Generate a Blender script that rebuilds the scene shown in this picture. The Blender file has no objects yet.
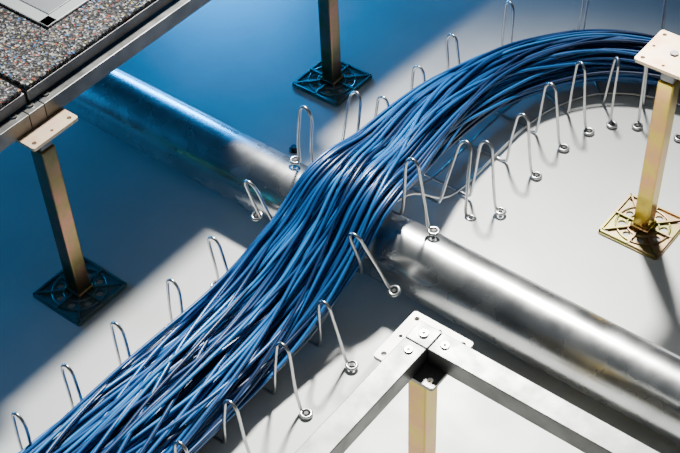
import bpy, bmesh, math, random
import numpy as np
from mathutils import Vector, Matrix, Euler
random.seed(4); rng=np.random.default_rng(11)
COL=bpy.context.scene.collection

# ---------------------------------------------------------------- materials
def new_mat(name):
    m=bpy.data.materials.new(name); m.use_nodes=True
    nt=m.node_tree; b=nt.nodes["Principled BSDF"]; return m,nt,b
def ramp(nt,fac,stops):
    r=nt.nodes.new("ShaderNodeValToRGB"); el=r.color_ramp.elements
    while len(el)<len(stops): el.new(.5)
    for e,(p,c) in zip(el,stops): e.position=p; e.color=(*c,1)
    nt.links.new(fac,r.inputs[0]); return r.outputs[0]
def noise(nt,scale,detail=4,rough=.5,vec=None):
    n=nt.nodes.new("ShaderNodeTexNoise"); n.inputs["Scale"].default_value=scale
    n.inputs["Detail"].default_value=detail; n.inputs["Roughness"].default_value=rough
    if vec is None:
        t=nt.nodes.new("ShaderNodeTexCoord"); vec=t.outputs["Object"]
    nt.links.new(vec,n.inputs["Vector"]); return n.outputs["Fac"]
def bump(nt,b,h,strength=.2,dist=.001):
    n=nt.nodes.new("ShaderNodeBump"); n.inputs["Strength"].default_value=strength; n.inputs["Distance"].default_value=dist
    nt.links.new(h,n.inputs["Height"]); nt.links.new(n.outputs[0],b.inputs["Normal"])
def mat_noise(name,stops,scale,metal=0,rough=.5,bmp=0,detail=4,rr=None):
    m,nt,b=new_mat(name)
    f=noise(nt,scale,detail); nt.links.new(ramp(nt,f,stops),b.inputs["Base Color"])
    b.inputs["Metallic"].default_value=metal; b.inputs["Roughness"].default_value=rough
    if rr: 
        f2=noise(nt,scale*1.7,3); nt.links.new(ramp(nt,f2,[(.3,(rr[0],)*3),(.7,(rr[1],)*3)]),b.inputs["Roughness"])
    if bmp: bump(nt,b,noise(nt,scale*6,3),bmp)
    return m
M_floor=mat_noise("painted_concrete",[(.3,(.47,.485,.475)),(.7,(.57,.58,.57))],5,0,.38,.12,9,(.32,.43))
M_pipe=mat_noise("galvanised_pipe",[(.3,(.48,.49,.49)),(.7,(.68,.69,.69))],12,1,.25,.04,6,(.22,.32))
M_string=mat_noise("galvanised_stringer",[(.3,(.13,.135,.13)),(.7,(.22,.22,.215))],30,.8,.40,.05,4,(.34,.48))
M_wire=mat_noise("zinc_wire",[(.3,(.48,.48,.48)),(.7,(.62,.62,.61))],40,1,.28)
ZST=[(.28,(.30,.22,.035)),(.45,(.44,.34,.06)),(.60,(.46,.24,.11)),(.72,(.24,.30,.09))]
M_zinc=mat_noise("yellow_zinc",ZST,22,1,.25,.03)
M_zincp=mat_noise("yellow_zinc_plate",[(.28,(.30,.26,.08)),(.45,(.38,.35,.13)),(.58,(.42,.27,.17)),(.72,(.26,.34,.16))],22,1,.33,.03)
M_zincshade=mat_noise("shade_toned_zinc_tube",[(.28,(.17,.12,.05)),(.45,(.24,.19,.08)),(.58,(.36,.18,.12)),(.72,(.15,.18,.10))],22,1,.3,.03)  # same zinc as the other posts, panel shade painted in as darker colour
M_shadeplate=mat_noise("blue_shade_zinc_plate",[(.3,(.10,.19,.20)),(.5,(.18,.32,.31)),(.7,(.28,.28,.24))],30,.75,.36,.03)  # zinc base plates with the blue shadow put into their colour
M_head=mat_noise("zinc_head_plate",[(.3,(.62,.40,.25)),(.5,(.72,.56,.37)),(.7,(.70,.47,.37))],25,.75,.42)
M_plated=mat_noise("bright_zinc_plate",[(.3,(.20,.195,.18)),(.7,(.30,.29,.27))],25,.85,.42)
M_dark=mat_noise("black_steel",[(.3,(.02,.02,.02)),(.7,(.05,.05,.05))],20,.6,.5)
M_edge=mat_noise("panel_edge_steel",[(.3,(.10,.10,.11)),(.7,(.2,.2,.2))],20,.8,.45)
M_box=mat_noise("grey_plastic",[(.3,(.36,.38,.40)),(.7,(.42,.44,.46))],10,0,.4)
M_lid=mat_noise("grey_plastic_lid",[(.3,(.2,.22,.24)),(.7,(.26,.28,.3))],10,0,.4)
def carpet():
    m,nt,b=new_mat("speckled_carpet")
    t=nt.nodes.new("ShaderNodeTexCoord"); v=nt.nodes.new("ShaderNodeTexVoronoi"); v.inputs["Scale"].default_value=360
    nt.links.new(t.outputs["Object"],v.inputs["Vector"])
    s=nt.nodes.new("ShaderNodeSeparateColor"); nt.links.new(v.outputs["Color"],s.inputs[0])
    c=ramp(nt,s.outputs[0],[(0,(.012,.012,.015)),(.36,(.05,.052,.055)),(.58,(.15,.155,.16)),(.74,(.06,.05,.045)),(.84,(.42,.42,.42)),(.92,(.30,.07,.04)),(.95,(.05,.15,.35)),(.975,(.42,.36,.12))])
    nt.links.new(c,b.inputs["Base Color"]); b.inputs["Roughness"].default_value=.95
    c.node.color_ramp.interpolation='CONSTANT'
    bump(nt,b,v.outputs["Distance"],.8,.003); return m
M_carpet=carpet()
def cable_mat(i,c):
    m,nt,b=new_mat("blue_cable_jacket_%d"%i)
    b.inputs["Base Color"].default_value=(*c,1); b.inputs["Roughness"].default_value=.30
    b.inputs["Specular IOR Level"].default_value=.6; return m
M_cab=[cable_mat(i,c) for i,c in enumerate([(.003,.062,.21),(.004,.09,.29),(.002,.035,.125),(.010,.14,.38),(.001,.015,.06)])]

# ---------------------------------------------------------------- mesh helpers
class MB:
    def __init__(s): s.v=[];s.f=[];s.mi=[];s.sm=[];s.mats=[]
    def mat(s,m):
        if m not in s.mats: s.mats.append(m)
        return s.mats.index(m)
    def add(s,vs,fs,m,smooth=False):
        o=len(s.v); s.v+= [tuple(v) for v in vs]; k=s.mat(m)
        for f in fs: s.f.append([i+o for i in f]); s.mi.append(k); s.sm.append(smooth)
    def box(s,lo,hi,m,M=None):
        x0,y0,z0=lo;x1,y1,z1=hi
        vs=[(x0,y0,z0),(x1,y0,z0),(x1,y1,z0),(x0,y1,z0),(x0,y0,z1),(x1,y0,z1),(x1,y1,z1),(x0,y1,z1)]
        if M: vs=[M@Vector(v) for v in vs]
        s.add(vs,[(0,3,2,1),(4,5,6,7),(0,1,5,4),(1,2,6,5),(2,3,7,6),(3,0,4,7)],m)
    def tube(s,pts,r,m,n=8,caps=True):
        P=np.array(pts,float); T=np.gradient(P,axis=0); T/=np.linalg.norm(T,axis=1)[:,None]+1e-12
        a=np.array([0,0,1.]) if abs(T[0][2])<.9 else np.array([1.,0,0])
        N=np.cross(T[0],a);N/=np.linalg.norm(N); vs=[]
        ang=np.linspace(0,2*np.pi,n,endpoint=False); c=np.cos(ang)[:,None];sn=np.sin(ang)[:,None]
        for p,t in zip(P,T):
            N=N-t*np.dot(N,t);N/=np.linalg.norm(N)+1e-12;B=np.cross(t,N)
            vs.append(p+r*(c*N+sn*B))
        vs=np.concatenate(vs); K=len(P)
        fs=[(k*n+i,k*n+(i+1)%n,(k+1)*n+(i+1)%n,(k+1)*n+i) for k in range(K-1) for i in range(n)]
        s.add(vs,fs,m,True)
        if caps: s.add(vs[:n],[tuple(range(n))[::-1]],m); s.add(vs[-n:],[tuple(range(n))],m)
    def cyl(s,c,r0,r1,z0,z1,m,n=24):
        vs=[];
        for z,r in((z0,r0),(z1,r1)):
            for i in range(n):
                a=2*math.pi*i/n; vs.append((c[0]+r*math.cos(a),c[1]+r*math.sin(a),z))
        s.add(vs,[(i,(i+1)%n,n+(i+1)%n,n+i) for i in range(n)],m,True)
        s.add(vs[n:],[tuple(range(n))],m); s.add(vs[:n],[tuple(range(n))[::-1]],m)
    def obj(s,name,bevel=0,parent=None,loc=(0,0,0)):
        me=bpy.data.meshes.new(name); me.from_pydata(s.v,[],s.f)
        for m in s.mats: me.materials.append(m)
        me.polygons.foreach_set("material_index",s.mi); me.polygons.foreach_set("use_smooth",s.sm); me.update()
        o=bpy.data.objects.new(name,me); COL.objects.link(o); o.location=loc
        if bevel:
            b=o.modifiers.new("b","BEVEL"); b.width=bevel; b.segments=2; b.limit_method='ANGLE'; b.angle_limit=.7
        if parent: o.parent=parent
        return o
def empty(name,loc=(0,0,0)):
    e=bpy.data.objects.new(name,None); COL.objects.link(e); e.location=loc; e.empty_display_size=.05; return e
def holed_plate(half,z0,z1,r,holes,m):
    bm=bmesh.new(); n=5; pts=[]
    for cx,cy,a0 in((1,1,0),(-1,1,90),(-1,-1,180),(1,-1,270)):
        for i in range(n+1):
            a=math.radians(a0+90*i/n); pts.append((cx*(half-r)+r*math.cos(a),cy*(half-r)+r*math.sin(a)))
    v=[bm.verts.new((x,y,z0)) for x,y in pts]; f=bm.faces.new(v)
    e=bmesh.ops.extrude_face_region(bm,geom=[f]); 
    for g in e["geom"]:
        if isinstance(g,bmesh.types.BMVert): g.co.z=z1
    bmesh.ops.recalc_face_normals(bm,faces=bm.faces)
    me=bpy.data.meshes.new("plate"); bm.to_mesh(me); bm.free(); me.materials.append(m)
    o=bpy.data.objects.new("plate",me); COL.objects.link(o)
    bm=bmesh.new()
    for (x,y,hr) in holes:
        bmesh.ops.create_cone(bm,cap_ends=True,segments=16,radius1=hr,radius2=hr,depth=.05,matrix=Matrix.Translation((x,y,(z0+z1)/2)))
    mc=bpy.data.meshes.new("cut"); bm.to_mesh(mc); bm.free(); c=bpy.data.objects.new("cut",mc); COL.objects.link(c)
    b=o.modifiers.new("bool","BOOLEAN"); b.object=c; b.operation='DIFFERENCE'; b.solver='EXACT'
    dg=bpy.context.evaluated_depsgraph_get(); me2=bpy.data.meshes.new_from_object(o.evaluated_get(dg))
    o.modifiers.clear(); o.data=me2; bpy.data.objects.remove(c)
    return o

# ---------------------------------------------------------------- floor
mb=MB(); mb.box((-3,-2.5,-.05),(3.2,3.5,0),M_floor); mb.obj("floor")

# ---------------------------------------------------------------- pipe
mb=MB()
PY,PZ,PR=.305,.0535,.052
xs=np.linspace(-2.2,2.4,60)
mb.tube([(x,PY,PZ) for x in xs],PR,M_pipe,64)
mb.obj("steel_pipe")

# ---------------------------------------------------------------- pedestals
H=.332
def pedestal(x,y,mhead=M_head,mt=M_zinc,mp=M_zincp):
    root=empty("access_floor_pedestal",(x,y,0))
    hb=.0515
    holes=[(sx*.041,sy*.041,.004) for sx in(-1,1) for sy in(-1,1)]
    for k in range(8):
        a=math.radians(22.5+45*k); holes.append((.032*math.cos(a),.032*math.sin(a),.0058))
    for sx,sy in((1,0),(-1,0),(0,1),(0,-1)): holes.append((sx*.0455,sy*.0455/1,.0026))
    p=holed_plate(hb,0,.003,.006,holes,mp); p.name="base_plate"; p.parent=root
    mb=MB(); r=.0495
    for a in range(4):
        Mx=Matrix.Rotation(a*math.pi/2,4,'Z'); mb.box((-r,r-.003,.003),(r,r,.0065),mp,Mx)
    for R_ in(.0245,.041):
        mb.tube([(R_*math.cos(t),R_*math.sin(t),.004) for t in np.linspace(0,2*math.pi,41)],.0018,mp,6,False)
    for a in range(8):
        Mx=Matrix.Rotation(a*math.pi/4,4,'Z'); L=.049 if a%2==0 else .063
        mb.box((.014,-.0013,.003),(L,.0013,.0075),mp,Mx)
    mb.obj("base_ribs",0,root)
    mb=MB(); t=.0125
    mb.box((-t,-t,.003),(t,t,H-.04),mt); 
    mb.box((-.0105,-.0105,H-.04),(.0105,.0105,H-.002),M_string)
    mb.box((-.0155,-.0155,.003),(.0155,.0155,.012),mt)
    mb.obj("post",.002,root)
    q=.040
    hl=[(sx*.031,sy*.031,.0033) for sx in(-1,1) for sy in(-1,1)]+[(sx*.031,0,.0024) for sx in(-1,1)]+[(0,sx*.031,.0024) for sx in(-1,1)]
    p=holed_plate(q,H-.002,H+.003,.004,hl,mhead); p.name="head_plate"; p.parent=root
    mb=MB(); mb.cyl((0,0),.007,.006,H+.003,H+.0055,M_wire,6); 
    mb.obj("head_screw",0,root)
    return root
S=.61
DX,DY=.636,-.012
pedestal(0,0,M_head,M_zincshade,M_shadeplate); pedestal(0,S,M_head,M_zincshade,M_shadeplate)
for (x,y) in [(S,S),(0,-S),(-S,0),(-S,S),(-S,-S),(0,2*S),(-S,2*S),(DX,DY-S),(DX+S,DY),(DX+S,DY-S)]:
    pedestal(x,y)
pedestal(DX,DY,M_plated)

# ---------------------------------------------------------------- stringers
ZS0,ZS1=H+.003,H+.028
def stringer(x0,y0,x1,y1,w=.026):
    mb=MB(); 
    dx=abs(x1-x0)>abs(y1-y0)
    L=max(abs(x1-x0),abs(y1-y0)); M_=Matrix.Translation((x0,y0,0))@Matrix.Rotation(0 if dx else math.pi/2,4,'Z')
    e=w/2+.0008
    mb.box((e,-w/2,ZS0),(L-e,w/2,ZS1),M_string,M_)
    for u in(.028,L-.028):
        c=M_@Vector((u,0,0)); mb.cyl((c.x,c.y),.0055,.0045,ZS1,ZS1+.002,M_wire,16)
        mb.cyl((c.x,c.y),.002,.002,ZS1+.002,ZS1+.0025,M_dark,6)
    return mb.obj("floor_stringer",.002)
OX=-.004
for y in (-S,0,S): stringer(OX,y,OX,y+S); stringer(-S,y,-S,y+S)
for y in (-S,0,S,2*S): stringer(-S,y,OX,y)
stringer(DX,DY-S,DX,DY,.029); stringer(DX,DY,DX+S,DY,.029); stringer(DX+S,DY-S,DX+S,DY,.029); stringer(DX,DY-S,DX+S,DY-S,.029)
for (x,y,w) in [(OX,0,.013),(OX,S,.013),(OX,-S,.013),(OX,2*S,.013),(-S,0,.013),(-S,S,.013),(-S,-S,.013),(-S,2*S,.013),(DX,DY,.0145),(DX,DY-S,.0145),(DX+S,DY,.0145),(DX+S,DY-S,.0145)]:
    mb=MB(); mb.box((x-w,y-w,ZS0),(x+w,y+w,ZS1),M_string); mb.cyl((x,y),.006,.005,ZS1,ZS1+.0025,M_wire,16); mb.cyl((x,y),.0022,.0022,ZS1+.0025,ZS1+.003,M_dark,6); mb.obj("stringer_node",.002)

# ---------------------------------------------------------------- carpeted panels
ZP=ZS1+.003
def panel(x0,y0):
    root=empty("carpeted_floor_panel",(x0+S/2-.004,y0+S/2,ZP)); h=S/2-.0015
    mb=MB(); mb.box((-h,-h,0),(h,h,.018),M_edge); mb.obj("steel_tray",.002,root)
    mb=MB(); mb.box((-h+.002,-h+.002,.018),(h-.002,h-.002,.025),M_carpet); mb.obj("carpet_tile",.002,root)
for ix in(-1,-2):
    for iy in(-1,0,1): panel(ix*S,iy*S)
zb=ZP+.025
root=empty("floor_outlet_box",(-.1875,.2185,zb))
mb=MB(); w=.1125
for a in range(4): mb.box((-w,w-.02,0),(w,w,.004),M_box,Matrix.Rotation(a*math.pi/2,4,'Z'))
mb.obj("frame",.0015,root)
mb=MB(); mb.box((-w+.022,-w+.022,0),(w-.022,w-.022,.003),M_lid); mb.box((-.03,-w+.03,.003),(.03,-w+.045,.005),M_box); mb.obj("lid",.001,root)

# ---------------------------------------------------------------- tray spine
ctrl=[(.29,-.75),(.29,-.55),(.29,-.35),(.29,-.1),(.29,.15),(.29,.4),(.29,.6),(.291,.70),(.305,.78),(.345,.86),(.41,.915),(.5,.945),(.65,.96),(.9,.965),(1.2,.965),(1.6,.965)]
def catmull(P,n=14):
    P=[np.array(p,float) for p in P]; P=[2*P[0]-P[1]]+P+[2*P[-1]-P[-2]]; out=[]
    for i in range(1,len(P)-2):
        a,b,c,d=P[i-1:i+3]
        for k in range(n):
            t=k/n; out.append(.5*((2*b)+(-a+c)*t+(2*a-5*b+4*c-d)*t*t+(-a+3*b-3*c+d)*t**3))
    out.append(P[-2]); return np.array(out)
XY=catmull(ctrl); seg=np.r_[0,np.cumsum(np.linalg.norm(np.diff(XY,axis=0),axis=1))]
def trayz(y): return .110*np.exp(-(np.abs(y-.318)/.118)**2.7)
def at(s):
    x=np.interp(s,seg,XY[:,0]); y=np.interp(s,seg,XY[:,1])
    e=.004; x2=np.interp(s+e,seg,XY[:,0])-np.interp(s-e,seg,XY[:,0]); y2=np.interp(s+e,seg,XY[:,1])-np.interp(s-e,seg,XY[:,1])
    d=math.hypot(x2,y2); tx,ty=x2/d,y2/d
    zt=0 if x>.4 and y>.8 else trayz(y)
    dz=0 if x>.4 and y>.8 else (trayz(y+.004*ty)-trayz(y-.004*ty))/.008
    return np.array([x,y,zt]),np.array([tx,ty,0]),np.array([ty,-tx,0]),dz
def s_of_y(y): return y+.75
stations=[s_of_y(y) for y in (-.66,-.56,-.46,-.365,-.262,-.172,-.079,.024,.126,.228,.322,.418,.505,.61,.704)]
s=stations[-1]
while s<2.5: s+=.098; stations.append(s)

# ---------------------------------------------------------------- wire tray
mb=MB(); WR=.0024
for s in stations:
    C,T,N,dz=at(s); j=lambda k=.003: random.uniform(-k,k)
    tilt=math.atan(dz)*.38+random.uniform(-.05,.05)
    Tt=T*math.cos(tilt)+np.array([0,0,math.sin(tilt)]); U=np.array([0,0,1])*math.cos(tilt)-T*math.sin(tilt)
    hr=.118+j(.008); hl=.118+j(.008); a=j(.005); b=j(.005)
    side_r=[(.066,.003,0),(.072,.012,0),(.075,.05,0),(.078+a,hr-.022,0),(.0815+a,hr-.006,0),(.090+a,hr,0),(.0985+a,hr-.006,0),(.102+a,hr-.022,0),(.110,.05,0),(.117,.012,0),(.1205,.0035,0)]
    side_l=[(-.086,.003,0),(-.092,.012,0),(-.095,.05,0),(-.097+b,hl-.022,0),(-.1005+b,hl-.006,0),(-.109+b,hl,0),(-.1175+b,hl-.006,0),(-.120+b,hl-.022,0),(-.120,.05,0),(-.120,.012,0),(-.1205,.0035,0)]
    P=[p for p in side_l[::-1]]+[(-.04,.003,0),(0,.003,0),(.04,.003,0)]+side_r
    P=catmull(P,5)
    mb.tube([C+N*p[0]+U*p[1]+Tt*p[2] for p in P],WR,M_wire,8)
    for sg,cx in((1,.128),(-1,-.128)):
        ring=[(cx-sg*.0072*math.cos(t),.0035,.0072*math.sin(t)) for t in np.linspace(0,2*math.pi,19)]
        mb.tube([C+N*p[0]+U*p[1]+Tt*p[2] for p in ring],WR,M_wire,8,False)
        cc=C+N*cx
        mb.tube([cc+U*.0005,cc+U*.003,cc+U*.0055],.0030,M_dark,10)
ss=np.linspace(.02,2.6,260)
for lat in(-.06,0,.05):
    pts=[]
    for s in ss:
        C,T,N,dz=at(s); pts.append(C+N*lat+np.array([0,0,.0065]))
    mb.tube(pts,WR,M_wire,6)
mb.obj("wire_cable_tray")

# ---------------------------------------------------------------- cables
mb=MB(); NC=180; CR=.0027
st=np.linspace(.03,2.6,250); fr=[at(s) for s in st]
key_s=[0,.45,.75,.95,1.05,1.15,1.25,1.35,1.45,1.6,1.75,2.0,2.7]
lat_c=np.interp(st,key_s,[-.018,-.015,-.010,-.004,.0,-.006,-.020,-.028,-.024,-.004,.004,.0,-.01])
hw=np.interp(st,key_s,[.098,.087,.079,.072,.067,.060,.056,.052,.050,.046,.042,.04,.04])
hh=np.interp(st,key_s,[.040,.040,.040,.032,.026,.028,.035,.042,.043,.040,.036,.034,.034])
def sm(a,w=9,n=2): 
    k=np.ones(w)/w
    for _ in range(n): a=np.convolve(np.pad(a,w//2,'edge'),k,'valid')
    return a
lat_c,hw,hh=sm(lat_c),sm(hw),sm(hh)
C_=np.array([f[0] for f in fr]);N_=np.array([f[2] for f in fr])
zt=np.maximum(sm(np.interp(st,[0,.78,.88,.99,1.05,1.12,1.2,1.28,1.36,1.46,1.56],[0,0,.018,.072,.098,.100,.082,.058,.033,.010,0]),9,2),C_[:,2])
zt=sm(zt,5,1)
twist=np.interp(st,[0,2.6],[0,2.4])
for i in range(NC):
    r=math.sqrt((i+.5)/NC); th=i*2.39996
    A=[rng.uniform(.06,.26) for _ in range(4)]; W=[rng.uniform(3,8.5) for _ in range(4)]; Ph=rng.uniform(0,6.28,6)
    ang=th+twist+.7*np.sin(st*rng.uniform(2,4.5)+Ph[0])
    u=r*np.cos(ang)+A[0]*np.sin(W[0]*st+Ph[1])+A[1]*np.sin(W[1]*st+Ph[2])*.5
    v=r*np.sin(ang)+A[2]*np.sin(W[2]*st+Ph[3])+A[3]*.5*np.sin(W[3]*st+Ph[0])
    k_=rng.uniform(.0,.018); u=u+k_*np.sin(24*st+Ph[4]); v=v+k_*np.sin(27*st+Ph[5])
    rr=np.sqrt(u*u+v*v); loose=rng.choice([.10,.25,.50],p=[.5,.36,.14])
    lim=np.where(rr>1.0,(1.0+loose*(1-np.exp(-(rr-1)*2)))/np.maximum(rr,1e-6),1.0); u=u*lim; v=v*lim
    z=zt+.011+hh*1.0+hh*v; z=np.maximum(z,zt+.0115)
    P=C_*[1,1,0]+N_*(lat_c+hw*u)[:,None]+np.array([0,0,1])*z[:,None]
    mb.tube(P,CR,M_cab[rng.choice(5,p=[.30,.25,.18,.12,.15])],7)
mb.obj("blue_cable_bundle")

mb=MB(); mb.cyl((.060,.433),.009,.009,0,.002,M_dark,20); mb.cyl((.060,.433),.0055,.0055,.002,.008,M_dark,6); mb.obj("floor_anchor_bolt")

# ---------------------------------------------------------------- lights
def aim(o,loc,tgt):
    o.location=loc; o.rotation_euler=(Vector(tgt)-Vector(loc)).to_track_quat('-Z','Y').to_euler()
def area(name,loc,tgt,size,power,col,sy=None):
    l=bpy.data.lights.new(name,'AREA'); l.size=size; l.energy=power; l.color=col
    if sy: l.shape='RECTANGLE'; l.size_y=sy
    o=bpy.data.objects.new(name,l); COL.objects.link(o); aim(o,loc,tgt); return o
l=bpy.data.lights.new("key_spotlight",'SPOT'); l.energy=1700; l.color=(1,.985,.94); l.shadow_soft_size=.14; l.spot_size=math.radians(46); l.spot_blend=1
o=bpy.data.objects.new("key_spotlight",l); COL.objects.link(o); aim(o,(-.4,1.7,2.4),(.82,-.20,0))
area("blue_underfloor_light_back",(-.75,1.15,.27),(-.05,.3,0),.35,14,(.02,.36,1),.12)
area("blue_underfloor_light_side",(-1.0,-.12,.27),(-.2,-.05,0),.3,6,(.02,.38,1),.12)
w=bpy.data.worlds.new("World"); bpy.context.scene.world=w; w.use_nodes=True
nt=w.node_tree; t=nt.nodes.new("ShaderNodeTexCoord"); sx=nt.nodes.new("ShaderNodeSeparateXYZ"); nt.links.new(t.outputs["Generated"],sx.inputs[0])
c=ramp(nt,sx.outputs[2],[(0,(.05,.065,.08)),(.45,(.05,.065,.08)),(.8,(.26,.30,.33)),(1,(.32,.35,.36))])
nt.links.new(c,nt.nodes["Background"].inputs[0]); nt.nodes["Background"].inputs[1].default_value=.36

# ---------------------------------------------------------------- camera
cd=bpy.data.cameras.new("camera"); cd.sensor_width=36; cd.lens=69.38
co=bpy.data.objects.new("camera",cd); COL.objects.link(co); co.location=(1.15928,-.76357,1.45045); co.rotation_euler=(.78088,.03580,.66446)
cd.clip_start=.05
bpy.context.scene.camera=co
